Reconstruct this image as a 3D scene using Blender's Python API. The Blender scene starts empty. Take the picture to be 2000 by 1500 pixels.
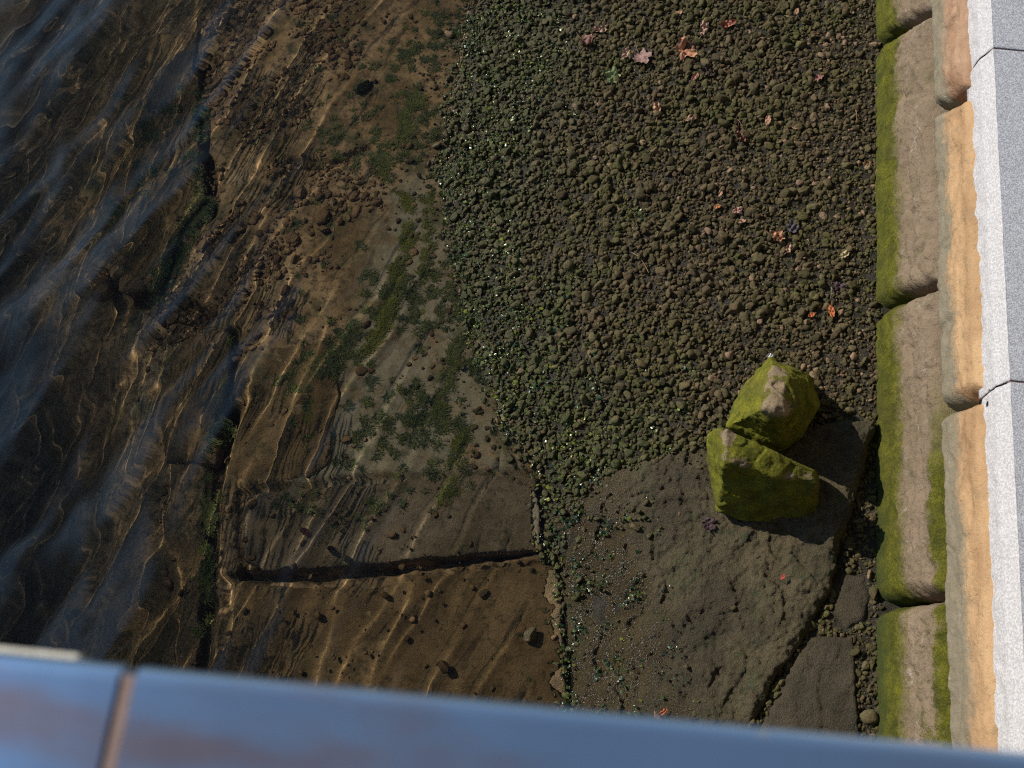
import bpy, bmesh, math
import numpy as np
from mathutils import Vector, Matrix, noise as mnoise

C = bpy.context
scene = C.scene
R = math.radians

# ------------------------------------------------------------------ camera, sky, sun, exposure
CAM_H = 5.0
PITCH, YAW, FPX = R(22.5), R(6.9), 2222.0
cam_data = bpy.data.cameras.new("camera")
cam_data.sensor_width = 36.0
cam_data.lens = FPX / 2000.0 * 36.0
cam_data.clip_start, cam_data.clip_end = 0.02, 2000.0
cam_data.dof.use_dof = True
cam_data.dof.focus_distance = 5.0
cam_data.dof.aperture_fstop = 5.6
cam = bpy.data.objects.new("camera", cam_data)
scene.collection.objects.link(cam)
cam.location = (0, 0, CAM_H)
cam.rotation_euler = (PITCH, 0, YAW)
scene.camera = cam

SUN_EL = R(31.0)
SUN_AZ = (-0.925, 0.380)                      # horizontal direction towards the sun
world = bpy.data.worlds.new("World")
scene.world = world
world.use_nodes = True
wn = world.node_tree
sky = wn.nodes.new("ShaderNodeTexSky")
sky.sky_type = 'NISHITA'
sky.sun_disc = False
sky.sun_elevation = SUN_EL
sky.sun_rotation = math.atan2(SUN_AZ[0], SUN_AZ[1])
bg = wn.nodes["Background"]
bg.inputs["Strength"].default_value = 0.05
# thin bright cloud over the water side of the sky
tc = wn.nodes.new("ShaderNodeTexCoord")
mp = wn.nodes.new("ShaderNodeMapping")
mp.inputs["Scale"].default_value = (1.0, 1.0, 1.8)
wn.links.new(tc.outputs["Generated"], mp.inputs["Vector"])
cn = wn.nodes.new("ShaderNodeTexNoise")
cn.inputs["Scale"].default_value = 3.2
cn.inputs["Detail"].default_value = 6
wn.links.new(mp.outputs[0], cn.inputs["Vector"])
cr = wn.nodes.new("ShaderNodeMapRange")
cr.interpolation_type = 'SMOOTHSTEP'
cr.inputs["From Min"].default_value = 0.50
cr.inputs["From Max"].default_value = 0.66
wn.links.new(cn.outputs[0], cr.inputs["Value"])
sx = wn.nodes.new("ShaderNodeSeparateXYZ")
wn.links.new(tc.outputs["Generated"], sx.inputs[0])
wm = wn.nodes.new("ShaderNodeMapRange")
wm.interpolation_type = 'SMOOTHSTEP'
wm.inputs["From Min"].default_value = -0.40
wm.inputs["From Max"].default_value = -0.75
wn.links.new(sx.outputs[0], wm.inputs["Value"])
cm = wn.nodes.new("ShaderNodeMath")
cm.operation = 'MULTIPLY'
wn.links.new(cr.outputs[0], cm.inputs[0])
wn.links.new(wm.outputs[0], cm.inputs[1])
# bright haze on the sunward side
hz = wn.nodes.new("ShaderNodeMix")
hz.data_type = 'RGBA'
hm = wn.nodes.new("ShaderNodeMapRange")
hm.interpolation_type = 'SMOOTHSTEP'
hm.inputs["From Min"].default_value = -0.30
hm.inputs["From Max"].default_value = -0.70
wn.links.new(sx.outputs[0], hm.inputs["Value"])
wn.links.new(hm.outputs[0], hz.inputs["Factor"])
wn.links.new(sky.outputs[0], hz.inputs[6])
hz.inputs[7].default_value = (6.0, 11.0, 19.0, 1)
mx = wn.nodes.new("ShaderNodeMix")
mx.data_type = 'RGBA'
wn.links.new(cm.outputs[0], mx.inputs["Factor"])
wn.links.new(hz.outputs[2], mx.inputs[6])
mx.inputs[7].default_value = (12.0, 17.0, 24.0, 1)
wn.links.new(mx.outputs[2], bg.inputs[0])

sun_data = bpy.data.lights.new("sun", 'SUN')
sun_data.energy = 4.8
sun_data.angle = R(0.5)
sun_data.color = (1.0, 0.93, 0.82)
sun_data.cycles.is_caustics_light = True
sun = bpy.data.objects.new("sun", sun_data)
scene.collection.objects.link(sun)
sd = Vector((SUN_AZ[0] * math.cos(SUN_EL), SUN_AZ[1] * math.cos(SUN_EL), math.sin(SUN_EL)))
sun.rotation_euler = sd.to_track_quat('Z', 'Y').to_euler()
sun.location = sd * 20

scene.view_settings.view_transform = 'Standard'
scene.view_settings.look = 'None'
scene.view_settings.exposure = 0.0
scene.view_settings.gamma = 1.0
cy = scene.cycles
cy.max_bounces = 8
cy.transmission_bounces = 6
cy.glossy_bounces = 4
cy.diffuse_bounces = 3
cy.sample_clamp_indirect = 3.0
cy.sample_clamp_direct = 5.0
cy.caustics_refractive = True
cy.caustics_reflective = False
cy.use_denoising = False
cy.filter_width = 1.15
cy.use_adaptive_sampling = True

# ------------------------------------------------------------------ helpers: camera ray, noise
_h = np.array([-math.sin(YAW), math.cos(YAW), 0.0])
_z = np.array([0, 0, 1.0])
_d = math.sin(PITCH) * _h - math.cos(PITCH) * _z
_u = math.cos(PITCH) * _h + math.sin(PITCH) * _z
_r = np.array([math.cos(YAW), math.sin(YAW), 0.0])


def P(x, y, z=0.0):
    """where the sight line of photo pixel (x, y) meets height z: used to survey the place"""
    v = _d * FPX + _r * (x - 1000) - _u * (y - 750)
    t = (z - CAM_H) / v[2]
    return np.array([v[0] * t, v[1] * t, z])


rng = np.random.default_rng(11)
_perm = np.random.default_rng(3).permutation(256)
_perm = np.concatenate([_perm, _perm, _perm])
_g3 = np.random.default_rng(4).normal(size=(256, 3))
_g3 /= np.linalg.norm(_g3, axis=1)[:, None]


def perlin(p):
    p = np.asarray(p, float)
    i = np.floor(p).astype(int)
    f = p - i
    i &= 255
    w = f * f * f * (f * (f * 6 - 15) + 10)
    out = 0
    for dx in (0, 1):
        for dy in (0, 1):
            for dz in (0, 1):
                hsh = _perm[_perm[_perm[i[..., 0] + dx] + i[..., 1] + dy] + i[..., 2] + dz]
                g = _g3[hsh]
                dot = g[..., 0] * (f[..., 0] - dx) + g[..., 1] * (f[..., 1] - dy) + g[..., 2] * (f[..., 2] - dz)
                ww = (w[..., 0] if dx else 1 - w[..., 0]) * (w[..., 1] if dy else 1 - w[..., 1]) * (w[..., 2] if dz else 1 - w[..., 2])
                out = out + ww * dot
    return out * 1.4


def fbm(p, octaves=4, lac=2.1, gain=0.5):
    p = np.asarray(p, float)
    a, s = 1.0, 0
    for k in range(octaves):
        s = s + a * perlin(p + 17.3 * k)
        p = p * lac
        a *= gain
    return s


def p3(x, y, z=0.0):
    x, y, z = np.broadcast_arrays(np.asarray(x, float), np.asarray(y, float), np.asarray(z, float))
    return np.stack([x, y, z], -1)


def sstep(a, b, x):
    t = np.clip((x - a) / (b - a), 0, 1)
    return t * t * (3 - 2 * t)


# ------------------------------------------------------------------ helpers: objects
def tag(o, label=None, cat=None, group=None, kind=None):
    if label: o["label"] = label
    if cat: o["category"] = cat
    if group: o["group"] = group
    if kind: o["kind"] = kind
    return o


def empty(name, loc=(0, 0, 0)):
    o = bpy.data.objects.new(name, None)
    o.location = loc
    o.empty_display_size = 0.1
    scene.collection.objects.link(o)
    return o


def link(name, me, mat=None, parent=None, smooth=True):
    if mat is not None:
        me.materials.append(mat)
    if smooth:
        me.polygons.foreach_set("use_smooth", np.ones(len(me.polygons), bool))
    o = bpy.data.objects.new(name, me)
    scene.collection.objects.link(o)
    if parent is not None:
        o.parent = parent
        o.matrix_parent_inverse = Matrix.Translation(-Vector(parent.location))
    return o


def mesh_np(name, V, F, attrs=None):
    """mesh from numpy vertices and faces (all tris or all quads)"""
    V = np.ascontiguousarray(V, dtype=np.float32)
    F = np.ascontiguousarray(F, dtype=np.int32)
    k = F.shape[1]
    me = bpy.data.meshes.new(name)
    me.vertices.add(len(V))
    me.vertices.foreach_set("co", V.ravel())
    me.loops.add(F.size)
    me.loops.foreach_set("vertex_index", F.ravel())
    me.polygons.add(len(F))
    me.polygons.foreach_set("loop_start", np.arange(0, F.size, k, dtype=np.int32))
    for an, av in (attrs or {}).items():
        a = me.attributes.new(an, 'FLOAT', 'POINT')
        a.data.foreach_set("value", np.ascontiguousarray(av, dtype=np.float32).ravel())
    me.update(calc_edges=True)
    me.validate()
    return me


def grid_faces(nx, ny, keep=None):
    i = np.arange(nx * ny).reshape(ny, nx)
    F = np.stack([i[:-1, :-1], i[:-1, 1:], i[1:, 1:], i[1:, :-1]], -1).reshape(-1, 4)
    return F


def compact(V, F, attrs=None):
    used = np.unique(F)
    m = np.full(len(V), -1)
    m[used] = np.arange(len(used))
    return V[used], m[F], {k: v[used] for k, v in (attrs or {}).items()}


def seg_sdf(poly, X, Y):
    """signed distance to polygon, positive inside, and direction to nearest edge point"""
    n = len(poly)
    best = np.full(X.shape, 1e9)
    inside = np.zeros(X.shape, bool)
    for k in range(n):
        ax, ay = poly[k]
        bx, by = poly[(k + 1) % n]
        ex, ey = bx - ax, by - ay
        t = np.clip(((X - ax) * ex + (Y - ay) * ey) / (ex * ex + ey * ey + 1e-12), 0, 1)
        dd = np.hypot(X - ax - t * ex, Y - ay - t * ey)
        best = np.minimum(best, dd)
        c = ((ay > Y) != (by > Y)) & (X < (bx - ax) * (Y - ay) / (by - ay + 1e-12) + ax)
        inside ^= c
    return np.where(inside, best, -best)


# ------------------------------------------------------------------ helpers: materials
class NT:
    def __init__(self, name):
        self.mat = bpy.data.materials.new(name)
        self.mat.use_nodes = True
        self.t = self.mat.node_tree
        self.bsdf = self.t.nodes["Principled BSDF"]
        self.out = self.t.nodes["Material Output"]
        self._pos = None

    def n(self, typ, **kw):
        nd = self.t.nodes.new(typ)
        for k, v in kw.items():
            setattr(nd, k, v)
        return nd

    def l(self, a, b):
        self.t.links.new(a, b)

    def put(self, sock, v):
        if hasattr(v, "is_output"):
            self.l(v, sock)
        else:
            if isinstance(v, (tuple, list)) and len(v) == 3 and sock.type == 'RGBA':
                v = (*v, 1.0)
            sock.default_value = v

    def pos(self):
        if self._pos is None:
            self._pos = self.n("ShaderNodeNewGeometry")
        return self._pos.outputs["Position"]

    def xyz(self):
        s = self.n("ShaderNodeSeparateXYZ")
        self.l(self.pos(), s.inputs[0])
        return s.outputs

    def map(self, scale=(1, 1, 1), rot=(0, 0, 0)):
        m = self.n("ShaderNodeMapping")
        m.inputs["Scale"].default_value = scale
        m.inputs["Rotation"].default_value = rot
        self.l(self.pos(), m.inputs["Vector"])
        return m.outputs[0]

    def noise(self, scale, detail=4, rough=0.55, vec=None, dist=0.0, w=None):
        nd = self.n("ShaderNodeTexNoise")
        nd.inputs["Scale"].default_value = scale
        nd.inputs["Detail"].default_value = detail
        nd.inputs["Roughness"].default_value = rough
        nd.inputs["Distortion"].default_value = dist
        self.l(vec if vec is not None else self.pos(), nd.inputs["Vector"])
        return nd.outputs[0]

    def voro(self, scale, vec=None, feature='F1'):
        nd = self.n("ShaderNodeTexVoronoi", feature=feature)
        nd.inputs["Scale"].default_value = scale
        self.l(vec if vec is not None else self.pos(), nd.inputs["Vector"])
        return nd.outputs

    def ramp(self, fac, a, b, lo=0.0, hi=1.0):
        nd = self.n("ShaderNodeMapRange", interpolation_type='SMOOTHSTEP')
        nd.inputs["From Min"].default_value = a
        nd.inputs["From Max"].default_value = b
        nd.inputs["To Min"].default_value = lo
        nd.inputs["To Max"].default_value = hi
        self.put(nd.inputs["Value"], fac)
        return nd.outputs["Result"]

    def math(self, op, a, b=0.0, c=0.0):
        nd = self.n("ShaderNodeMath", operation=op)
        self.put(nd.inputs[0], a)
        self.put(nd.inputs[1], b)
        self.put(nd.inputs[2], c)
        return nd.outputs[0]

    def mix(self, fac, a, b, mode='MIX'):
        nd = self.n("ShaderNodeMix", data_type='RGBA', blend_type=mode)
        self.put(nd.inputs["Factor"], fac)
        self.put(nd.inputs["A"] if False else nd.inputs[6], a)
        self.put(nd.inputs[7], b)
        return nd.outputs[2]

    def attr(self, name):
        nd = self.n("ShaderNodeAttribute", attribute_name=name)
        return nd.outputs["Fac"]

    def bump(self, height, strength=0.5, dist=0.01, normal=None):
        nd = self.n("ShaderNodeBump")
        nd.inputs["Strength"].default_value = strength
        nd.inputs["Distance"].default_value = dist
        self.put(nd.inputs["Height"], height)
        if normal is not None:
            self.l(normal, nd.inputs["Normal"])
        return nd.outputs[0]

    def done(self, color=None, rough=None, normal=None, spec=None, metal=None, coat=None):
        b = self.bsdf
        if color is not None: self.put(b.inputs["Base Color"], color)
        if rough is not None: self.put(b.inputs["Roughness"], rough)
        if normal is not None: self.l(normal, b.inputs["Normal"])
        if spec is not None: self.put(b.inputs["Specular IOR Level"], spec)
        if metal is not None: self.put(b.inputs["Metallic"], metal)
        if coat is not None: self.put(b.inputs["Coat Weight"], coat)
        return self.mat


# ------------------------------------------------------------------ terrain profile
WATER = -0.215
# surveyed waterline (photo pixels) -> X of waterline as a function of Y
_wl = np.array([P(x, y, WATER)[:2] for x, y in
                [(945, -300), (930, 0), (880, 220), (868, 330), (890, 480), (915, 600), (950, 740), (1015, 860),
                 (1055, 930), (1065, 1070), (1095, 1120), (1115, 1250), (1125, 1450), (1125, 1700)]])
_wl = _wl[np.argsort(_wl[:, 1])]
WALL_X = 1.473


def shore(Y):
    return np.interp(Y, _wl[:, 1], _wl[:, 0])


def ground(X, Y):
    X = np.asarray(X, float)
    Y = np.asarray(Y, float)
    s = X - shore(Y)
    up = WATER + 0.215 * np.clip(s / (WALL_X - shore(Y)), 0, 1.3) ** 0.9
    k = np.clip(-s, 0, None)
    down = WATER - 0.17 * k - 0.10 * np.clip(k - 1.0, 0, None) - 0.20 * np.clip(k - 1.6, 0, None)
    z = np.where(s > 0, up, np.maximum(down, -2.6))
    near = np.exp(-((X / 5) ** 2 + ((Y - 2) / 6) ** 2) ** 2)
    z = z + near * (0.012 * fbm(p3(X * 2.2, Y * 2.2), 3) + 0.005 * fbm(p3(X * 14, Y * 14, 3.3), 3))
    return z


# ------------------------------------------------------------------ materials
def algae_mask(m, lo, hi, scale=3.0):
    return m.ramp(m.noise(scale, 5, 0.65), lo, hi)


def mat_gravel():
    m = NT("gravel")
    rnd = m.attr("rnd")
    wet = m.attr("wet")
    alg = m.attr("alg")
    sub = m.attr("sub")
    col = m.mix(rnd, (0.046, 0.037, 0.015), (0.155, 0.122, 0.058))
    col = m.mix(m.ramp(m.noise(21, 3, 0.6), 0.45, 0.60), col, m.mix(rnd, (0.060, 0.040, 0.017), (0.180, 0.123, 0.064)))
    tan = m.ramp(rnd, 1.0, 1.3)
    col = m.mix(tan, col, (0.30, 0.19, 0.12))
    moss = m.ramp(m.noise(55, 4, 0.7), 0.45, 0.62)
    big = m.ramp(m.noise(2.3, 3, 0.6), 0.40, 0.62)
    col = m.mix(m.math('MULTIPLY', m.math('MULTIPLY', moss, big), 0.85), col, (0.080, 0.086, 0.014))
    g = m.mix(m.noise(38, 3, 0.6), (0.020, 0.050, 0.020), (0.150, 0.165, 0.024))
    col = m.mix(m.math('MULTIPLY', alg, m.ramp(m.noise(60, 4, 0.75), 0.44, 0.56)), col, g)
    subc = m.mix(rnd, (0.085, 0.050, 0.019), (0.270, 0.165, 0.078))
    col = m.mix(sub, col, subc)
    col = m.mix(m.math('MULTIPLY', m.math('MULTIPLY', wet, m.math('SUBTRACT', 1.0, sub)), 0.30), col, (0.020, 0.020, 0.008))
    rough = m.ramp(wet, 0.0, 1.0, 0.90, 0.30)
    h = m.math('ADD', m.noise(260, 3, 0.65), m.noise(90, 3, 0.6))
    return m.done(col, rough, m.bump(h, 0.85, 0.008), 0.32)


def mat_ground():
    m = NT("ground")
    s = m.xyz()
    sub = m.attr("sub")
    dry = m.mix(m.noise(40, 6, 0.7), (0.010, 0.008, 0.004), (0.042, 0.032, 0.016))
    bed = m.mix(m.ramp(m.noise(2.1, 6, 0.65), 0.35, 0.65), (0.135, 0.082, 0.026), (0.340, 0.222, 0.105))
    bed = m.mix(m.ramp(m.noise(26, 5, 0.7), 0.42, 0.68), bed, (0.062, 0.038, 0.013))
    pale = m.attr("pale")
    palec = m.mix(m.noise(30, 5, 0.7), (0.120, 0.104, 0.054), (0.340, 0.290, 0.190))
    bed = m.mix(m.math('MULTIPLY', pale, m.ramp(m.noise(7, 5, 0.7), 0.30, 0.55)), bed, palec)
    green = m.ramp(m.noise(5.5, 5, 0.7), 0.50, 0.66)
    bed = m.mix(m.math('MULTIPLY', green, 0.7), bed, (0.040, 0.048, 0.010))
    depth_dark = m.attr("depth_dark")
    bed = m.mix(depth_dark, bed, (0.034, 0.028, 0.018))  # depth darkening painted on the bed in place of light absorbed by the water
    col = m.mix(sub, dry, bed)
    h = m.math('ADD', m.noise(60, 5, 0.65), m.math('MULTIPLY', m.noise(220, 3, 0.6), 0.5))
    return m.done(col, m.ramp(m.noise(18, 3), 0.4, 0.65, 0.35, 0.85), m.bump(h, 0.9, 0.010), 0.35)


def mat_slab(name, a, b, wetness=0.5, green=0.35):
    m = NT(name)
    wet = m.attr("wet")
    col = m.mix(m.ramp(m.noise(3.3, 6, 0.65), 0.32, 0.68), a, b)
    col = m.mix(m.ramp(m.noise(24, 5, 0.7), 0.48, 0.72), col, tuple(0.55 * x for x in a))
    speck = m.ramp(m.noise(150, 2, 0.6), 0.52, 0.7)
    col = m.mix(m.math('MULTIPLY', speck, 0.35), col, tuple(1.5 * x for x in b))
    gm = m.math('MULTIPLY', m.ramp(m.noise(6.0, 6, 0.75), 0.50, 0.66), m.ramp(m.noise(45, 3, 0.7), 0.38, 0.6))
    col = m.mix(m.math('MULTIPLY', gm, green), col, m.mix(m.noise(15, 2), (0.012, 0.042, 0.022), (0.07, 0.095, 0.015)))
    col = m.mix(m.math('MULTIPLY', wet, 0.55), col, m.mix(m.noise(12, 5, 0.7), (0.028, 0.019, 0.008), (0.095, 0.064, 0.027)))
    h = m.math('ADD', m.math('MULTIPLY', m.noise(28, 5, 0.65), 0.8), m.math('ADD', m.noise(110, 4, 0.7), m.math('MULTIPLY', m.noise(280, 2, 0.6), 0.6)))
    rough = m.ramp(wet, 0, 1, 0.75, 0.72 - 0.50 * wetness)
    return m.done(col, rough, m.bump(h, 1.0, 0.015), 0.5)


def moss_over(m, col, mask, h):
    fuzz = m.noise(260, 4, 0.75)
    green = m.mix(m.ramp(m.noise(13, 5, 0.7), 0.3, 0.7), (0.080, 0.084, 0.009), (0.215, 0.203, 0.015))
    green = m.mix(m.ramp(m.noise(120, 3, 0.7), 0.42, 0.64), green, m.mix(0.65, green, (0.05, 0.055, 0.006)))
    green = m.mix(m.math('MULTIPLY', m.ramp(m.noise(4.5, 6, 0.75), 0.50, 0.66), 0.55), green, (0.085, 0.075, 0.018))
    return m.mix(mask, col, green), m.math('ADD', h, m.math('MULTIPLY', mask, m.math('MULTIPLY', fuzz, 0.55)))


def mat_boulder():
    m = NT("mossy_boulder")
    mk = m.attr("moss")
    col = m.mix(m.noise(11, 6, 0.7), (0.15, 0.105, 0.058), (0.34, 0.255, 0.155))
    col = m.mix(m.ramp(m.noise(85, 4, 0.75), 0.52, 0.68), col, (0.10, 0.075, 0.05))
    mask = m.ramp(m.math('ADD', mk, m.math('MULTIPLY', m.math('SUBTRACT', m.noise(16, 7, 0.78), 0.5), 2.2)), 0.42, 0.66)
    h = m.math('ADD', m.noise(40, 6, 0.7), m.math('MULTIPLY', m.noise(170, 3, 0.7), 0.5))
    col, h = moss_over(m, col, mask, h)
    return m.done(col, 0.9, m.bump(h, 0.7, 0.007), 0.25)


def mat_wall_stone():
    """lower course: moss on the damp foot, bare buff sandstone above"""
    m = NT("wall_stone")
    s = m.xyz()
    z = s[2]
    streak = m.noise(7, 6, 0.7, vec=m.map((1, 0.35, 1)))
    col = m.mix(streak, (0.16, 0.115, 0.070), (0.37, 0.27, 0.18))
    col = m.mix(m.ramp(m.noise(60, 5, 0.75), 0.50, 0.70), col, (0.15, 0.115, 0.075))
    col = m.mix(m.math('MULTIPLY', m.ramp(m.noise(9, 6, 0.8, dist=0.6), 0.57, 0.70), 0.75), col, (0.50, 0.44, 0.36))
    col = m.mix(m.math('MULTIPLY', m.ramp(m.noise(5, 6, 0.75), 0.52, 0.68), 0.6), col, (0.15, 0.125, 0.06))
    edge = m.math('ADD', z, m.math('MULTIPLY', m.math('SUBTRACT', m.noise(6.0, 6, 0.75), 0.5), 0.22))
    edge = m.math('ADD', edge, m.math('MULTIPLY', m.math('SUBTRACT', m.noise(70, 4, 0.75), 0.5), 0.16))
    low = m.ramp(edge, 0.17, 0.30, 1.0, 0.0)
    yy = s[1]
    topz = m.math('MULTIPLY', m.ramp(m.math('ADD', z, m.math('MULTIPLY', m.noise(9, 5, 0.8), 0.22)), 0.56, 0.62), m.ramp(yy, 1.6, 2.2, 1.0, 0.0))
    extra = m.math('MULTIPLY', m.ramp(m.noise(8, 6, 0.8), 0.52, 0.64), m.ramp(yy, 0.9, 1.5, 0.75, 0.0))
    mask = m.math('MAXIMUM', m.math('MAXIMUM', low, topz), extra)
    h = m.math('ADD', m.noise(24, 7, 0.72), m.math('MULTIPLY', m.noise(120, 4, 0.7), 0.5))
    col, h = moss_over(m, col, mask, h)
    teal = m.math('MULTIPLY', m.ramp(z, -0.02, 0.16, 1.0, 0.0), m.ramp(yy, 1.1, 2.4, 0.9, 0.25))
    col = m.mix(teal, col, m.mix(m.noise(60, 3), (0.020, 0.045, 0.018), (0.075, 0.085, 0.015)))
    return m.done(col, 0.88, m.bump(h, 0.95, 0.016), 0.25)


def mat_upper_stone(warm):
    m = NT("upper_wall_stone")
    sx_ = m.xyz()
    z, s_y = sx_[2], sx_[1]
    a, b = warm
    col = m.mix(m.ramp(m.noise(4.2, 6, 0.65, vec=m.map((1, 0.4, 1.5)), dist=0.4), 0.3, 0.7), a, b)
    col = m.mix(m.math('MULTIPLY', m.ramp(m.noise(50, 5, 0.7), 0.55, 0.72), 0.6), col, tuple(0.6 * x for x in a))
    edge = m.math('ADD', z, m.math('MULTIPLY', m.math('SUBTRACT', m.noise(5.0, 8, 0.78), 0.5), 0.26))
    edge = m.math('ADD', edge, m.math('MULTIPLY', m.math('SUBTRACT', m.noise(45, 5, 0.75), 0.5), 0.10))
    low = m.ramp(m.math('SUBTRACT', edge, m.ramp(s_y, 1.0, 2.0, 0.045, 0.0)), 0.680, 0.765, 1.0, 0.0)
    grey = m.mix(m.noise(16, 6, 0.75), (0.155, 0.125, 0.075), (0.34, 0.29, 0.205))
    grey = m.mix(m.ramp(m.noise(20, 6, 0.8), 0.62, 0.70), grey, (0.52, 0.48, 0.41))
    col = m.mix(low, col, grey)
    h = m.math('ADD', m.noise(22, 7, 0.7), m.math('MULTIPLY', m.noise(130, 4, 0.7), 0.5))
    col = m.mix(m.math('MULTIPLY', m.ramp(m.noise(11, 6, 0.75), 0.55, 0.72), 0.5), col, (0.26, 0.19, 0.11))
    return m.done(col, 0.85, m.bump(h, 0.8, 0.014), 0.25)


def mat_granite():
    m = NT("granite")
    g = m.attr("dressed")                       # 1 = bush-hammered pale arris and face, 0 = sawn grey top
    speck = m.voro(260)[1]
    sp = m.n("ShaderNodeSeparateColor")
    m.l(speck, sp.inputs[0])
    f = m.math('ADD', m.math('MULTIPLY', sp.outputs[0], 0.6), m.math('MULTIPLY', m.noise(190, 4, 0.7), 0.4))
    top = m.mix(m.ramp(f, 0.25, 0.8), (0.31, 0.31, 0.33), (0.68, 0.68, 0.71))
    top = m.mix(m.math('MULTIPLY', m.noise(14, 5, 0.7), 0.35), top, (0.52, 0.52, 0.54))
    pale = m.mix(m.ramp(m.noise(120, 5, 0.75), 0.40, 0.62), (0.42, 0.40, 0.395), (0.64, 0.62, 0.61))
    col = m.mix(g, top, pale)
    h = m.math('ADD', m.noise(300, 2, 0.6), m.math('MULTIPLY', m.math('MULTIPLY', m.noise(60, 5, 0.7), g), 3.0))
    return m.done(col, m.ramp(g, 0, 1, 0.5, 0.8), m.bump(h, 0.3, 0.006), 0.4)


def mat_simple(name, a, b, scale=20, rough=0.7, bump=0.3, metal=0.0):
    m = NT(name)
    n = m.noise(scale, 5, 0.65)
    return m.done(m.mix(n, a, b), rough, m.bump(m.noise(scale * 3, 4, 0.6), bump, 0.004), 0.4, metal)


def mat_rail():
    m = NT("rail_metal")
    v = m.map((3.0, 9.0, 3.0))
    refl = m.ramp(m.noise(2.2, 3, 0.5, vec=v), 0.44, 0.72)  # pinkish brown patches: blurred reflections painted into the metal's colour
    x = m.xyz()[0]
    refl = m.math('MULTIPLY', refl, m.ramp(x, -0.05, 0.12, 1.0, 0.15))
    col = m.mix(refl, (0.43, 0.64, 0.92), (0.50, 0.42, 0.46))
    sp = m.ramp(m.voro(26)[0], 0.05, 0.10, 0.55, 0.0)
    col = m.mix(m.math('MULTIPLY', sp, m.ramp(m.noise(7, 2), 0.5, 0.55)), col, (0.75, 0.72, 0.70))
    rough = m.ramp(m.noise(6, 4, 0.6), 0.3, 0.7, 0.17, 0.24)
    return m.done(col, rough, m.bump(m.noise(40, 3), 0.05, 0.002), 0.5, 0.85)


def mat_water():
    m = NT("water")
    for nd in list(m.t.nodes):
        if nd.type == 'BSDF_PRINCIPLED':
            m.t.nodes.remove(nd)
    g = m.n("ShaderNodeBsdfGlass")
    g.inputs["IOR"].default_value = 1.38
    g.inputs["Roughness"].default_value = 0.0
    g.inputs["Color"].default_value = (1.0, 0.99, 0.955, 1)
    m.l(g.outputs[0], m.out.inputs["Surface"])
    return m.mat


M_GRAVEL, M_GROUND = mat_gravel(), mat_ground()
M_SLAB = mat_slab("slab_stone", (0.048, 0.036, 0.015), (0.120, 0.092, 0.043), 1.0, 0.8)
M_SLABD = mat_slab("slab_stone_plain", (0.046, 0.036, 0.019), (0.100, 0.078, 0.043), 0.4, 0.4)
M_SUBSLAB = mat_slab("submerged_slab", (0.195, 0.120, 0.042), (0.440, 0.285, 0.122), 0.5, 0.7)
M_SUBPALE = mat_slab("submerged_pale_slab", (0.240, 0.182, 0.100), (0.450, 0.355, 0.225), 0.5, 0.9)
M_BOULDER, M_WALL = mat_boulder(), mat_wall_stone()
M_UP1 = mat_upper_stone(((0.31, 0.175, 0.10), (0.54, 0.35, 0.22)))
M_UP2 = mat_upper_stone(((0.36, 0.21, 0.105), (0.60, 0.385, 0.20)))
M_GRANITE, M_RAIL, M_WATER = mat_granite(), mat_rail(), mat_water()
M_JOINT = mat_simple("pointing", (0.20, 0.14, 0.12), (0.32, 0.22, 0.19), 60, 0.9)
M_CORE = mat_simple("wall_core", (0.012, 0.010, 0.008), (0.03, 0.025, 0.018), 30, 0.95)
M_PAVE = mat_simple("paving", (0.25, 0.25, 0.26), (0.36, 0.36, 0.37), 90, 0.8)
M_CONC = mat_simple("bridge_concrete", (0.28, 0.27, 0.25), (0.42, 0.40, 0.37), 25, 0.9)
M_PALE = mat_simple("pale_stone", (0.52, 0.50, 0.42), (0.70, 0.67, 0.58), 60, 0.8)

RECEIVERS = []

# ------------------------------------------------------------------ ground sheet


def axis(fine_a, fine_b, step, far):
    a = list(np.arange(fine_a, fine_b + 1e-6, step))
    d, x = step, fine_b
    while x < far:
        d *= 1.5
        x += d
        a.append(x)
    d, x = step, fine_a
    while x > -far:
        d *= 1.5
        x -= d
        a.insert(0, x)
    return np.array(a)


def poly_px(pts, z=WATER):
    return [tuple(P(x, y, z)[:2]) for x, y in pts]


PALE_POLY = poly_px([(560, 930), (700, 640), (760, 360), (830, 340), (890, 560), (950, 760), (1010, 930)])

gx = axis(-4.2, 1.75, 0.016, 300)
gx = gx[gx < 1.8]
gy = axis(-0.6, 6.6, 0.018, 300)
GX, GY = np.meshgrid(gx, gy)
GZ = ground(GX, GY)
S = GX - shore(GY)
GZ += 0.006 * fbm(p3(GX * 30, GY * 30, 6.1), 3) * np.exp(-((GX / 5) ** 2 + ((GY - 2) / 6) ** 2) ** 2)


def crack(pts, width, depth):
    """an open joint between the bed slabs"""
    global GZ
    q = np.array(poly_px(pts, -0.3))
    best = np.full(GX.shape, 1e9)
    for (ax, ay), (bx, by) in zip(q[:-1], q[1:]):
        ex, ey = bx - ax, by - ay
        t = np.clip(((GX - ax) * ex + (GY - ay) * ey) / (ex * ex + ey * ey), 0, 1)
        best = np.minimum(best, np.hypot(GX - ax - t * ex, GY - ay - t * ey))
    best = best + 0.012 * fbm(p3(GX * 8, GY * 8, 2.2), 3)
    GZ = GZ - depth * sstep(width * 1.5, width * 0.4, best)


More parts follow.
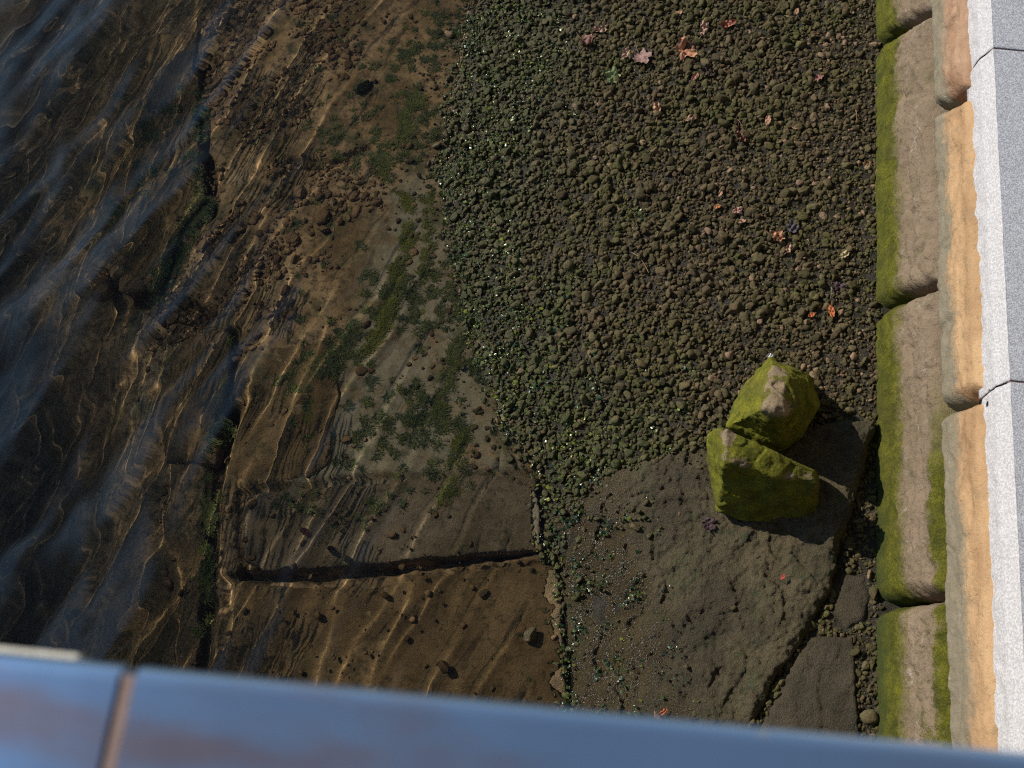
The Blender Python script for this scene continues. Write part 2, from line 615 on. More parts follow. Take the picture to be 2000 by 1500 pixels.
for q_ in ([(440, 930), (700, 915), (1062, 920), (1075, 1085), (640, 1112), (440, 1112)], [(400, 1100), (760, 1112), (1100, 1090), (1160, 1200), (1165, 1600), (370, 1600), (405, 1300)]):
    GZ = GZ - 0.045 * sstep(-0.01, 0.03, seg_sdf(np.array(poly_px(q_, -0.24)), GX, GY))
crack([(388, 110), (390, 250), (400, 400)], 0.035, 0.12)
crack([(250, 545), (330, 580), (390, 600)], 0.05, 0.10)
crack([(447, 640), (436, 720), (430, 800), (400, 900), (384, 1100), (372, 1320)], 0.042, 0.09)
crack([(455, 1104), (640, 1116), (900, 1096), (1065, 1078)], 0.024, 0.14)
crack([(570, 315), (650, 325), (720, 300)], 0.03, 0.05)
gV = np.stack([GX, GY, GZ], -1).reshape(-1, 3)
pale = sstep(-0.15, 0.10, seg_sdf(PALE_POLY, GX, GY))
ground_me = mesh_np("ground", gV, grid_faces(len(gx), len(gy)),
                    {"sub": sstep(0.06, -0.06, S), "depth_dark": sstep(-1.75, -2.9, S + 0.25 * fbm(p3(GX * 1.5, GY * 1.5), 3)), "pale": pale})
o = link("ground", ground_me, M_GROUND)
tag(o, kind='structure')
RECEIVERS.append(o)

# ------------------------------------------------------------------ water with real ripples


def ripple(X, Y):
    wx = X + 0.10 * perlin(p3(X * 1.1, Y * 1.1, 0.5)) + 0.035 * perlin(p3(X * 3.7, Y * 3.7, 4.5))
    wy = Y + 0.10 * perlin(p3(X * 1.1, Y * 1.1, 7.5)) + 0.035 * perlin(p3(X * 3.7, Y * 3.7, 2.5))
    s = X - shore(Y)
    off = sstep(-0.05, -2.2, s)                 # rougher away from the shore
    h = 0
    #    travel, wavelength, height near and far from shore, crest sharpness, phase
    for ang, lam, a0, a1, pw, ph in ((-18, 0.98, 0.0030, 0.0240, 1.5, 0.3), (-38, 0.56, 0.0022, 0.0140, 1.8, 1.9),
                                     (-27, 0.225, 0.0031, 0.0034, 3.2, 4.0), (-16, 0.31, 0.0016, 0.0055, 2.6, 2.2),
                                     (10, 0.33, 0.0008, 0.0030, 2.4, 5.1), (-58, 0.21, 0.0003, 0.0008, 2.0, 0.9)):
        k = 2 * math.pi / lam
        q = k * (wx * math.cos(R(ang)) + wy * math.sin(R(ang))) + ph
        c = 0.5 + 0.5 * np.cos(q)
        env = 0.62 + 0.9 * perlin(p3(X * 1.3 + 3 * ph, Y * 1.3, ph))
        h = h + (a0 + (a1 - a0) * off) * np.clip(env, 0.08, 2) * (2 * c ** pw - 0.8)
    return h * sstep(0.05, -0.25, s) * sstep(6.9, 6.4, Y) * sstep(-0.9, -0.5, Y) * sstep(-4.7, -4.1, X)


wxs = axis(-4.3, 0.45, 0.0045, 300)
wxs = wxs[wxs < 0.5]
wys = axis(-0.7, 6.6, 0.0055, 300)
WX, WY = np.meshgrid(wxs, wys)
WZ = WATER + ripple(WX, WY)
wV = np.stack([WX, WY, WZ], -1).reshape(-1, 3)
water = link("water", mesh_np("water", wV, grid_faces(len(wxs), len(wys))), M_WATER)
tag(water, kind='structure')
water.cycles.is_caustics_caster = True

# ------------------------------------------------------------------ slabs (surveyed outlines, heightfield top with broken edges)


SLABS = []


def bedtop(x, y):
    z = ground(x, y)
    for poly, fn in SLABS:
        z = np.where(seg_sdf(poly, np.asarray(x), np.asarray(y)) > 0.005, np.maximum(z, fn(x, y) - 0.004), z)
    return z


def slab(name, px, lift, mat, label, zref=-0.1, thick=0.12, rough=1.0, seed=0, round_=0.03, tilt=(0, 0), step=0.007, wet=None, cat='stone slab', group=None):
    poly = np.array(poly_px(px, zref))
    lo, hi = poly.min(0) - 0.03, poly.max(0) + 0.03
    xs, ys = np.arange(lo[0], hi[0], step), np.arange(lo[1], hi[1], step)
    X, Y = np.meshgrid(xs, ys)
    wob = 0.012 * fbm(p3(X * 9, Y * 9, seed + 0.37), 4)
    sd_ = seg_sdf(poly, X, Y) + wob
    cxy = poly.mean(0)
    base = ground(cxy[0], cxy[1])
    # top follows the shore's slope and stands a little proud of it
    gx_ = (ground(hi[0], cxy[1]) - ground(lo[0], cxy[1])) / (hi[0] - lo[0])
    gy_ = (ground(cxy[0], hi[1]) - ground(cxy[0], lo[1])) / (hi[1] - lo[1])
    top = base + (gx_ + tilt[0]) * (X - cxy[0]) + (gy_ + tilt[1]) * (Y - cxy[1]) + lift
    rel = fbm(p3(X * 3.2, Y * 3.2, seed + 5), 4) * 0.010 + fbm(p3(X * 13, Y * 13, seed + 9), 4) * 0.006
    ter = perlin(p3(X * 5 + 2 * perlin(p3(X * 3, Y * 3, seed)), Y * 5, seed + 2))
    rel = rel + 0.004 * (sstep(0.10, 0.16, ter) - 0.5)                       # spalled layers
    rel = rel + 0.0035 * fbm(p3(X * 50, Y * 50, seed + 1), 3)
    r = round_
    t = np.clip(sd_, 0, r) / r
    edge = r * (1 - np.sqrt(np.clip(1 - (1 - t) ** 2, 0, 1)))
    Z = top + rel * rough - edge - np.clip(-sd_, 0, None) * 25
    Z = np.maximum(Z, top - thick - 0.02)
    keep = sd_ > -0.016
    F = grid_faces(len(xs), len(ys))
    F = F[keep.ravel()[F].all(1)]
    s_ = X - shore(Y)
    w = np.full(X.shape, wet) if wet is not None else np.clip(sstep(0.85, 0.05, s_ + 0.3 * fbm(p3(X * 4, Y * 4, 2), 3)), 0, 1)
    V, F, at = compact(np.stack([X, Y, Z], -1).reshape(-1, 3), F, {"wet": w.ravel()})
    o = link(name, mesh_np(name, V, F, at), mat)
    tag(o, label, cat, group)
    fn = lambda x, y: base + (gx_ + tilt[0]) * (x - cxy[0]) + (gy_ + tilt[1]) * (y - cxy[1]) + lift
    SLABS.append((poly, fn))
    RECEIVERS.append(o)
    return o, (lambda x, y: base + (gx_ + tilt[0]) * (x - cxy[0]) + (gy_ + tilt[1]) * (y - cxy[1]) + lift)


C_PX = [(1122, 1440), (1114, 1300), (1102, 1180), (1080, 1085), (1072, 1010), (1095, 950), (1160, 912), (1225, 900), (1290, 882), (1380, 855), (1500, 842), (1600, 838), (1692, 842),
        (1682, 900), (1655, 1000), (1625, 1090), (1612, 1165), (1562, 1258), (1507, 1338), (1466, 1430), (1425, 1560), (1120, 1560)]
_, slabC = slab("stone_slab", C_PX, 0.034, M_SLAB, "large dark slab under the two mossy boulders, wet and glinting along its left side", -0.09, 0.2, 2.3, 1.0, 0.065, (0.055, 0.0))
slab("stone_slab", [(1478, 1440), (1520, 1345), (1575, 1240), (1620, 1243), (1662, 1245), (1674, 1440), (1674, 1560), (1440, 1560)], 0.03, M_SLABD,
     "dark wedge shaped slab in the corner between the cracked large slab, the pebble filled gap and the railing", -0.05, 0.2, 1.2, 2.0, 0.03, wet=0.35)
slab("stone_slab", [(1634, 1112), (1690, 1124), (1701, 1170), (1692, 1222), (1645, 1238), (1619, 1198)], 0.02, M_SLABD,
     "small rounded dark stone block lying at the foot of the moss streaked wall", -0.04, 0.2, 1.0, 3.0, 0.05, wet=0.5)
slab("stone_slab", [(463, 948), (600, 934), (820, 930), (940, 926), (1048, 938), (1057, 1000), (1055, 1074), (900, 1080), (640, 1098), (500, 1098), (458, 1070)], -0.014, M_SUBPALE,
     "narrow oblong slab in shallow water with a black gap along its lower edge", -0.24, 0.2, 0.7, 4.0, 0.02, wet=0.9)
slab("stone_slab", [(432, 1112), (480, 1114), (560, 1128), (660, 1132), (760, 1124), (900, 1112), (1050, 1104), (1088, 1110), (1100, 1200), (1106, 1320), (1110, 1560), (395, 1560), (425, 1300)], -0.026, M_SUBSLAB,
     "big brown submerged slab with thin light lines, cut off by the railing", -0.24, 0.2, 1.0, 5.0, 0.03, wet=0.9)
slab("stone_slab", [(215, 935), (300, 905), (396, 902), (388, 1000), (374, 1130), (364, 1300), (345, 1560), (130, 1560), (170, 1200)], 0.02, M_SUBSLAB,
     "dim submerged slab with a mossy right edge beside the long dark crack", -0.33, 0.3, 1.2, 6.0, 0.04, wet=0.9)
slab("stone_slab", [(335, 650), (400, 622), (446, 642), (452, 690), (440, 760), (425, 800), (405, 890), (300, 880), (290, 760)], 0.03, M_SUBSLAB,
     "submerged slab with a rounded top corner, left of the upper dark crack", -0.32, 0.3, 1.0, 7.0, 0.04, wet=0.9)
slab("stone_slab", [(468, 705), (530, 664), (640, 655), (662, 760), (645, 890), (600, 922), (470, 930), (428, 905), (446, 800)], 0.006, M_SUBSLAB,
     "mossy brown submerged slab between the upper dark crack and the narrow oblong slab", -0.27, 0.2, 1.0, 8.0, 0.03, wet=0.9)
slab("stone_slab", [(200, 60), (300, 40), (384, 50), (383, 200), (396, 385), (352, 430), (300, 560), (225, 540), (180, 300)], 0.02, M_SUBSLAB,
     "long weedy submerged slab under the rippled deep water at the upper left", -0.36, 0.3, 1.2, 9.0, 0.04, wet=0.9)

# ------------------------------------------------------------------ boulders


def boulder(name, pts, seed, label, moss_fn, disp=0.014):
    bm = bmesh.new()
    for q in pts:
        bm.verts.new(Vector(q))
    res = bmesh.ops.convex_hull(bm, input=bm.verts)
    junk = list({v for v in bm.verts if not v.link_faces})
    bmesh.ops.delete(bm, geom=junk, context='VERTS')
    bmesh.ops.recalc_face_normals(bm, faces=bm.faces)
    me = bpy.data.meshes.new(name)
    bm.to_mesh(me)
    bm.free()
    tmp = bpy.data.objects.new("tmp", me)
    scene.collection.objects.link(tmp)
    rm = tmp.modifiers.new("r", 'REMESH')
    rm.mode = 'VOXEL'
    rm.voxel_size = 0.006
    sm = tmp.modifiers.new("s", 'SMOOTH')
    sm.iterations = 7
    sm.factor = 0.5
    dg = C.evaluated_depsgraph_get()
    me2 = bpy.data.meshes.new_from_object(tmp.evaluated_get(dg))
    bpy.data.objects.remove(tmp)
    n = len(me2.vertices)
    co = np.zeros(n * 3, np.float32)
    me2.vertices.foreach_get("co", co)
    co = co.reshape(-1, 3).astype(float)
    no = np.zeros(n * 3, np.float32)
    me2.vertex_normals.foreach_get("vector", no)
    no = no.reshape(-1, 3)
    q = co * 1.0 + seed
    d = disp * fbm(q * 7, 4) + 0.004 * fbm(q * 28, 5) - 0.012 * np.abs(perlin(q * 5 + 9)) + 0.010 * (sstep(0.0, 0.06, perlin(q * np.array([6, 6, 14]) + 4)) - 0.5)
    co2 = co + no * d[:, None]
    me2.vertices.foreach_set("co", co2.astype(np.float32).ravel())
    a = me2.attributes.new("moss", 'FLOAT', 'POINT')
    a.data.foreach_set("value", moss_fn(co2, no).astype(np.float32))
    me2.name = name
    o = link(name, me2, M_BOULDER)
    tag(o, label, "boulder")
    return o


def near_px(co, pts, rad):
    """falloff around surveyed points on the stone"""
    m = np.zeros(len(co))
    for x, y, z in pts:
        q = P(x, y, z)
        m = np.maximum(m, np.exp(-((co - q) ** 2).sum(1) / rad ** 2))
    return m


UP = [(1508, 704, .30), (1496, 796, .42), (1528, 802, .42), (1536, 742, .36), (1412, 836, .06), (1432, 785, .06), (1470, 728, .10), (1505, 698, .14),
      (1588, 738, .19), (1601, 788, .16), (1582, 838, .15), (1526, 884, .06), (1470, 872, .0), (1420, 845, 0.0),
      (1430, 790, -.1), (1500, 715, -.1), (1580, 745, -.1), (1590, 800, -.1), (1520, 880, -.1), (1430, 850, -.1)]
boulder("mossy_boulder", [P(*q) for q in UP], 1.7, "upper mossy boulder with a bare tan ridge, peaked towards the gravel",
        lambda co, no: 1.0 - 0.95 * np.clip(near_px(co, [(1512, 722, .33), (1515, 755, .37), (1512, 790, .41), (1530, 790, .40)], .060), 0, 1))
LOW = [(1383, 850, .22), (1393, 838, .28), (1418, 838, .41), (1411, 905, .37), (1440, 852, .405), (1480, 876, .39), (1446, 902, .375), (1548, 912, .355), (1591, 916, .345),
       (1597, 945, .30), (1535, 936, .325), (1588, 941, .315),
       (1380, 900, .10), (1390, 950, .04), (1403, 1000, .0), (1440, 1012, -.02), (1500, 1020, -.02), (1560, 1020, -.02), (1594, 1000, .0), (1596, 940, -.02),
       (1390, 860, -.1), (1410, 1000, -.1), (1500, 1018, -.1), (1590, 1000, -.1), (1590, 930, -.1), (1440, 870, -.1)]
boulder("mossy_boulder", [P(*q) for q in LOW], 5.1, "lower mossy boulder, flat topped with a dark shaded face towards the railing",
        lambda co, no: 1.0 - 0.95 * np.clip(near_px(co, [(1415, 850, .40), (1412, 880, .41), (1430, 905, .41), (1460, 918, .39)], .055)
                                           + 0.8 * near_px(co, [(1540, 934, .345), (1580, 934, .34)], .045), 0, 1))

# ------------------------------------------------------------------ sea wall: stones in two courses, granite coping
wall = empty("sea_wall", (1.6, 2.4, 0))
tag(wall, "stone quay wall of mossy sandstone blocks under a pale granite coping", "wall")


def face_stone(name, quad, xf, bulge, mat, seed, label=None, round_=0.07, gap=0.006, disp=1.0, step=0.009):
    """a wall stone: outline (Y, z) given by quad; xf(z) is the battered face; body runs back into the wall"""
    poly = np.array(quad)
    lo, hi = poly.min(0) - 0.02, poly.max(0) + 0.02
    ys, zs = np.arange(lo[0], hi[0], step), np.arange(lo[1], hi[1], step)
    Y, Z = np.meshgrid(ys, zs)
    sd_ = seg_sdf(poly, Y, Z) - gap + 0.007 * fbm(p3(Y * 4, Z * 5, seed), 3) + 0.004 * fbm(p3(Y * 22, Z * 22, seed + 2), 3) - 0.004
    t = np.clip(sd_ / round_, 0, 1)
    edge = 1 - np.sqrt(np.clip(1 - (1 - t) ** 2, 0, 1))
    body = sstep(0.02, 0.22, Z)
    rel = 0.012 * fbm(p3(Y * 1.8, Z * 4, seed + 3), 4) + (0.004 + 0.009 * body) * fbm(p3(Y * 9, Z * 13, seed + 5), 5, 2.1, 0.62) + (0.002 + 0.003 * body) * fbm(p3(Y * 55, Z * 55, seed), 3)
    rel = rel - 0.020 * body * sstep(0.25, 0.6, perlin(p3(Y * 6, Z * 8, seed + 31)))
    rel = rel - 0.012 * body * np.exp(-(perlin(p3(Y * 3.0, Z * 5.0 + 0.5 * perlin(p3(Y * 9, Z * 9, seed)), seed + 13)) / 0.035) ** 2) * sstep(-0.1, 0.3, perlin(p3(Y * 2, Z * 2, seed + 17)))
    chip = sstep(0.15, 0.5, perlin(p3(Y * 7, Z * 7, seed + 41))) * np.exp(-np.clip(sd_, 0, 1) / 0.03)
    rel = rel - 0.03 * chip
    rel = rel * (1 - 0.8 * sstep(T2 - 0.09, T2 - 0.015, Z))          # dressed bed joint under the coping
    X = xf(Z) - bulge * (1 - (1 - t) ** 2) - rel * disp + edge * round_ * 1.3 + bulge + np.clip(-sd_, 0, None) * 14
    keep = sd_ > -0.018
    F = grid_faces(len(ys), len(zs))[:, ::-1]
    F = F[keep.ravel()[F].all(1)]
    V, F, _ = compact(np.stack([X, Y, Z], -1).reshape(-1, 3), F)
    o = link(name, mesh_np(name, V, F), mat, wall)
    if label: o["label"] = label
    return o


x1 = lambda z: 1.470 + 0.165 * z
x2 = lambda z: 1.552 + 0.13 * (z - 0.55)
T1, T2 = 0.555, 0.915
# joints: (Y at the foot, Y at the top)
j1 = [(-2.4, -2.4), (-0.55, -0.55), (P(1722, 1185, 0)[1], P(1836, 1162, T1)[1]), (P(1716, 610, 0)[1], P(1830, 552, T1)[1]), (P(1712, 95, 0)[1], P(1826, 22, T1)[1]), (5.75, 5.75), (7.2, 7.2)]
for i in range(len(j1) - 1):
    (a0, a1), (b0, b1) = j1[i], j1[i + 1]
    lab = {1: "lowest wall stone, mossy all over its damp face", 2: "wall stone with two moss bands", 3: "long bare buff wall stone with a mossy foot"}.get(i)
    face_stone("wall_stone", [(a0, -0.25), (b0, -0.25), (b0, 0.1), (b1, T1), (a1, T1), (a0, 0.1)], x1, 0.02, M_WALL, 20 + 3 * i, lab, 0.065)
j2 = [(-2.0, -2.0), (-0.9, -0.9), (P(1848, 808, T1)[1], P(1903, 768, T2)[1]), (P(1852, 222, T1)[1], P(1882, 178, T2)[1]), (5.2, 5.2), (7.2, 7.2)]
for i in range(len(j2) - 1):
    (a0, a1), (b0, b1) = j2[i], j2[i + 1]
    lab = {1: "orange sandstone block with a pale weathered lower edge", 2: "long orange sandstone block of the upper course", 3: "reddish sandstone block with a chipped end"}.get(i)
    face_stone("upper_wall_stone", [(a0, T1), (b0, T1), (b1, T2), (b1, T2 + 0.02), (a1, T2 + 0.02), (a1, T2)], x2, 0.02, M_UP1 if i >= 3 else M_UP2, 60 + 4 * i, lab, 0.06, disp=0.65)
# core that closes the joints, coloured near black for the shade in them
bm = bmesh.new()
pr = [(1.66, -0.4), (1.70, T1), (1.74, T2 - 0.005), (2.3, T2 - 0.005), (2.3, -0.4)]
for yy in (-4.0, 7.2):
    for x, z in pr:
        bm.verts.new((x, yy, z))
bm.verts.ensure_lookup_table()
n = len(pr)
for k in range(n):
    bm.faces.new([bm.verts[k], bm.verts[(k + 1) % n], bm.verts[n + (k + 1) % n], bm.verts[n + k]])
bm.faces.new([bm.verts[k] for k in range(n)])
bm.faces.new([bm.verts[n + k] for k in range(n)][::-1])
bmesh.ops.recalc_face_normals(bm, faces=bm.faces)
me = bpy.data.meshes.new("wall_core")
bm.to_mesh(me); bm.free()
link("wall_core", me, M_CORE, wall, smooth=False)

# granite coping: profile swept along Y, with rough face, splayed arris and sawn top
CT = 1.065
cj = [P(1952, 1700, CT)[1] - 1.2, 0.18 - 0.0, P(1950, 741, CT)[1], P(1950, 94, CT)[1], 0, 0]
Lc = cj[3] - cj[2]
cj = [cj[2] - 2 * Lc, cj[2] - Lc, cj[2], cj[3], cj[3] + Lc, cj[3] + 2 * Lc]
prof = []
for z in np.linspace(T2 - 0.06, 0.995, 9): prof.append((1.622 + 0.06 * (z - T2), z, 1.0))
for t in np.linspace(0.12, 1, 9): prof.append((1.627 + 0.029 * t ** 0.85, 0.995 + (CT - 0.995) * t, 1.0))
for x in (1.658, 1.662, 1.668, 1.70, 1.8, 1.95, 2.12): prof.append((x, CT, 0.0))
prof += [(2.125, CT - 0.004, 0.0), (2.125, T2, 0.0)]
prof = np.array(prof)
for i in range(len(cj) - 1):
    ya, yb = cj[i] + 0.003, cj[i + 1] - 0.003
    ys = np.concatenate([[ya, ya + 0.002, ya + 0.005], np.arange(ya + 0.012, yb - 0.012, 0.010), [yb - 0.005, yb - 0.002, yb]])
    X = np.repeat(prof[:, 0][:, None], len(ys), 1)
    Z = np.repeat(prof[:, 1][:, None], len(ys), 1)
    Dm = np.repeat(prof[:, 2][:, None], len(ys), 1)
    Y = np.repeat(ys[None], len(prof), 0)
    er = np.minimum(Y - ya, yb - Y)
    rr = np.where(er < 0.006, 0.004 * (1 - er / 0.006) ** 2, 0)
    face = (np.arange(len(prof)) < 18)[:, None] & (np.arange(len(prof)) > 0)[:, None]
    rough = 0.009 * fbm(p3(Y * 14, Z * 25, 70 + i), 4) * Dm * np.where(Z < 0.99, 1.0, 0.28)
    X = X - rough * face + rr * face
    Z = Z - rr * (np.arange(len(prof)) > 10)[:, None]
    nn, mm = len(ys), len(prof)
    F = grid_faces(nn, mm)[:, ::-1]
    V = np.stack([X, Y, Z], -1).reshape(-1, 3)
    caps = []
    me_o = mesh_np("coping_stone", V, F, {"dressed": Dm.ravel()})
    bm = bmesh.new()
    bm.from_mesh(me_o)
    bmesh.ops.holes_fill(bm, edges=[e for e in bm.edges if e.is_boundary], sides=0)
    bm.to_mesh(me_o); bm.free()
    link("coping_stone", me_o, M_GRANITE, wall)
bmj = bmesh.new()
for yj in cj:
    bmesh.ops.create_cube(bmj, size=1, matrix=Matrix.Translation((1.885, yj, 0.985)) @ Matrix.Diagonal((0.46, 0.0056, 0.146, 1)))
me = bpy.data.meshes.new("pointing")
bmj.to_mesh(me); bmj.free()
link("pointing", me, M_JOINT, wall, smooth=False)

# promenade behind the wall
bm = bmesh.new()
bmesh.ops.create_cube(bm, size=1, matrix=Matrix.Translation((152.14, 0, 0.55)) @ Matrix.Diagonal((300, 600, 1.02, 1)))
me = bpy.data.meshes.new("pavement")
bm.to_mesh(me); bm.free()
tag(link("pavement", me, M_PAVE, smooth=False), kind='structure')

# ------------------------------------------------------------------ gravel


def pebble_proto(sub, seed):
    r_ = np.random.default_rng(seed)
    bm = bmesh.new()
    bmesh.ops.create_icosphere(bm, subdivisions=sub, radius=1)
    V = np.array([v.co[:] for v in bm.verts])
    bm.verts.ensure_lookup_table()
    F = np.array([[v.index for v in f.verts] for f in bm.faces])
    bm.free()
    V /= np.linalg.norm(V, axis=1)[:, None]
    N = r_.normal(size=(9, 3)); N /= np.linalg.norm(N, axis=1)[:, None]
    D = r_.uniform(0.55, 1.0, 9)
    dots = np.clip(V @ N.T, 1e-3, None)
    rr = np.minimum((D / dots).min(1), 1.15)
    V = V * rr[:, None]
    V *= np.array([1.0, r_.uniform(0.62, 0.95), r_.uniform(0.5, 0.8)])
    V += 0.05 * np.stack([perlin(V * 2.5 + seed + k * 7) for k in range(3)], -1)
    return V, F


PROTO2 = [pebble_proto(3, 100 + k) for k in range(8)]
PROTO1 = [pebble_proto(2, 200 + k) for k in range(6)]


def rand_rot(n, flat=0.6):
    a = rng.uniform(0, 2 * math.pi, n)
    tx, ty = rng.normal(0, flat, n), rng.normal(0, flat, n)
    ca, sa = np.cos(a), np.sin(a)
    Rz = np.zeros((n, 3, 3)); Rz[:, 0, 0] = ca; Rz[:, 0, 1] = -sa; Rz[:, 1, 0] = sa; Rz[:, 1, 1] = ca; Rz[:, 2, 2] = 1
    Rx = np.zeros((n, 3, 3)); Rx[:, 0, 0] = 1; Rx[:, 1, 1] = np.cos(tx); Rx[:, 1, 2] = -np.sin(tx); Rx[:, 2, 1] = np.sin(tx); Rx[:, 2, 2] = np.cos(tx)
    Ry = np.zeros((n, 3, 3)); Ry[:, 1, 1] = 1; Ry[:, 0, 0] = np.cos(ty); Ry[:, 0, 2] = np.sin(ty); Ry[:, 2, 0] = -np.sin(ty); Ry[:, 2, 2] = np.cos(ty)
    return Rz @ Rx @ Ry


class Pile:
    def __init__(s):
        s.V, s.F, s.A, s.n = [], [], {k: [] for k in ("rnd", "wet", "alg", "sub")}, 0

    def add(s, protos, pos, size, rnd, wet, alg, sub, flat=0.6):
        which = rng.integers(0, len(protos), len(pos))
        for k, (pv, pf) in enumerate(protos):
            m = which == k
            c = int(m.sum())
            if not c: continue
            W = np.einsum('nij,vj->nvi', rand_rot(c, flat), pv) * size[m][:, None, None] + pos[m][:, None, :]
            s.V.append(W.reshape(-1, 3))
            s.F.append((pf[None] + (np.arange(c) * len(pv))[:, None, None] + s.n).reshape(-1, 3))
            s.n += c * len(pv)
            for key, val in (("rnd", rnd), ("wet", wet), ("alg", alg), ("sub", sub)):
                s.A[key].append(np.repeat(val[m], len(pv)))

    def mesh(s, name):
        return mesh_np(name, np.concatenate(s.V), np.concatenate(s.F), {k: np.concatenate(v) for k, v in s.A.items()})


C_POLY = np.array(poly_px(C_PX, -0.06))
D_POLY = np.array(poly_px([(1470, 1440), (1575, 1236), (1665, 1240), (1678, 1440), (1678, 1560), (1440, 1560)], -0.05))
E_POLY = np.array(poly_px([(1630, 1110), (1692, 1122), (1703, 1170), (1694, 1226), (1642, 1242), (1615, 1198)], -0.04))
BOUL = [np.array([P(x, y, 0.0)[:2] for x, y in [(1412, 836), (1470, 728), (1505, 700), (1588, 745), (1600, 790), (1582, 838), (1526, 884)]]),
        np.array([P(x, y, 0.0)[:2] for x, y in [(1383, 860), (1420, 845), (1590, 930), (1594, 1000), (1500, 1020), (1403, 1000)]])]


def inside_any(polys, X, Y, grow=0.0):
    m = np.zeros(X.shape, bool)
    for p in polys:
        m |= seg_sdf(p, X, Y) > -grow
    return m


def beach_attrs(X, Y):
    s = X - shore(Y)
    band = np.exp(-((s - 0.18) / 0.34) ** 2)
    a = fbm(p3(X * 1.7, Y * 1.7, 12), 4)
    b = fbm(p3(X * 6, Y * 6, 15), 3)
    south = sstep(2.9, 2.2, Y) * sstep(1.3, 0.6, s)
    alg = np.clip(0.85 * band + 0.40 * south + 0.75 * a + 0.65 * b - 0.18, 0, 1)
    wet = np.clip(1.1 - s / 0.75 + 0.4 * a, 0.0, 1)
    return s, wet, alg


pile = Pile()
N = 84000
X = rng.uniform(-1.1, 1.5, N); Y = rng.uniform(0.35, 6.5, N)
s, wet, alg = beach_attrs(X, Y)
slabs_m = inside_any([C_POLY, D_POLY, E_POLY], X, Y, -0.012)
ok = (s > -0.01 - 0.09 * rng.exponential(1.0, N) * (rng.random(N) < 0.5) + 0.05 * fbm(p3(X * 5, Y * 5, 8), 3)) & ~slabs_m & ~inside_any(BOUL, X, Y, -0.02)
south = Y < 1.75
ok &= ~(south & (s < 0.12) & (rng.random(N) < 0.55))
ok &= (Y < 4.9) | (rng.random(N) < 0.5)
X, Y, s, wet, alg = X[ok], Y[ok], s[ok], wet[ok], alg[ok]
size = np.clip(rng.lognormal(math.log(0.0096), 0.46, len(X)), 0.004, 0.030)
size *= 1.0 - 0.22 * sstep(1.1, 1.5, X) - 0.12 * sstep(0.25, 0.0, s)
Z = ground(X, Y) + size * rng.uniform(-0.15, 0.55, len(X))
rn = np.clip(rng.normal(0.42, 0.26, len(X)), 0, 1)
pale_ = rng.random(len(X)) < 0.012 + 0.04 * sstep(0.7, 1.3, X)
rn = np.where(pale_, 1.5, rn)
pos = np.stack([X, Y, Z], -1)
big = size > 0.0155
zero = np.zeros(len(X))
pile.add(PROTO2, pos[big], size[big], rn[big], wet[big], alg[big], zero[big])
pile.add(PROTO1, pos[~big], size[~big], rn[~big], wet[~big], alg[~big], zero[~big])
# pebbles strewn on the wet foot of the large slab, thinning out
N = 9000
X = rng.uniform(0.0, 1.2, N); Y = rng.uniform(0.5, 2.2, N)
sdC = seg_sdf(C_POLY, X, Y)
pcl = P(1200, 960, -0.1)
top_edge = sstep(0.9, 1.45, Y) * sstep(1.15, 0.6, X)
pc2 = P(1120, 1010, -0.1)
cl_ = 0.5 + 1.6 * fbm(p3(X * 7, Y * 7, 41), 3)
dens = top_edge * np.exp(-np.clip(sdC, 0, 1) / 0.05) * 1.2 + 0.55 * cl_ * np.exp(-(((X - pcl[0] - .02) / 0.15) ** 2 + ((Y - pcl[1]) / 0.12) ** 2)) + 0.25 * cl_ * np.exp(-(((X - pc2[0]) / 0.12) ** 2 + ((Y - pc2[1]) / 0.15) ** 2)) + 0.004
ok = (sdC > 0) & (rng.random(N) < dens) & ~inside_any(BOUL, X, Y, 0.0)
X, Y = X[ok], Y[ok]
s, wet, alg = beach_attrs(X, Y)
size = np.clip(rng.lognormal(math.log(0.0095), 0.35, len(X)), 0.004, 0.02)
pos = np.stack([X, Y, slabC(X, Y) + size * 0.35 - 0.004], -1)
pile.add(PROTO1, pos, size, np.clip(rng.normal(0.5, 0.25, len(X)), 0, 1), np.clip(wet + .2, 0, 1), alg * 0.8, np.zeros(len(X)))
beach_gravel = link("gravel", pile.mesh("gravel"), M_GRAVEL)
tag(beach_gravel, "damp mossy gravel covering the shore between the water and the wall", "gravel", kind='stuff')
RECEIVERS.append(beach_gravel)

# wet leafy algae: small curled flakes on the stones along the waterline and on the slab's wet side
N = 90000
X = rng.uniform(-1.1, 1.3, N); Y = rng.uniform(0.4, 5.6, N)
s, wet, alg = beach_attrs(X, Y)
cl_ = fbm(p3(X * 9, Y * 9, 51), 4)
onC = seg_sdf(C_POLY, X, Y) > 0.0
wl = np.exp(-((s - 0.10) / 0.22) ** 2)
dens = np.where(onC, 1.5 * np.exp(-((s - 0.17) / 0.19) ** 2) * sstep(0.0, 0.4, cl_), 0.85 * sstep(0.10, 0.75, alg) * sstep(-0.15, 0.35, cl_) + 0.25 * wl)
ok = (rng.random(N) < dens * np.where(onC, 1.0, 0.75)) & (s > -0.06) & ~inside_any(BOUL + [D_POLY, E_POLY], X, Y, 0.0)
X, Y, onC, s, alg = X[ok], Y[ok], onC[ok], s[ok], alg[ok]
m_ = len(X)
sz = np.clip(rng.lognormal(math.log(0.0050), 0.38, m_), 0.0025, 0.013)
zb = np.where(onC, slabC(X, Y) + 0.002, bedtop(X, Y) + rng.uniform(0.004, 0.015, m_))
a8 = np.linspace(0, 2 * math.pi, 8)[:-1]
fx = np.concatenate([[0], np.cos(a8)]); fy = np.concatenate([[0], np.sin(a8)])
jit = rng.uniform(0.6, 1.2, (m_, 8)); jit[:, 0] = 0
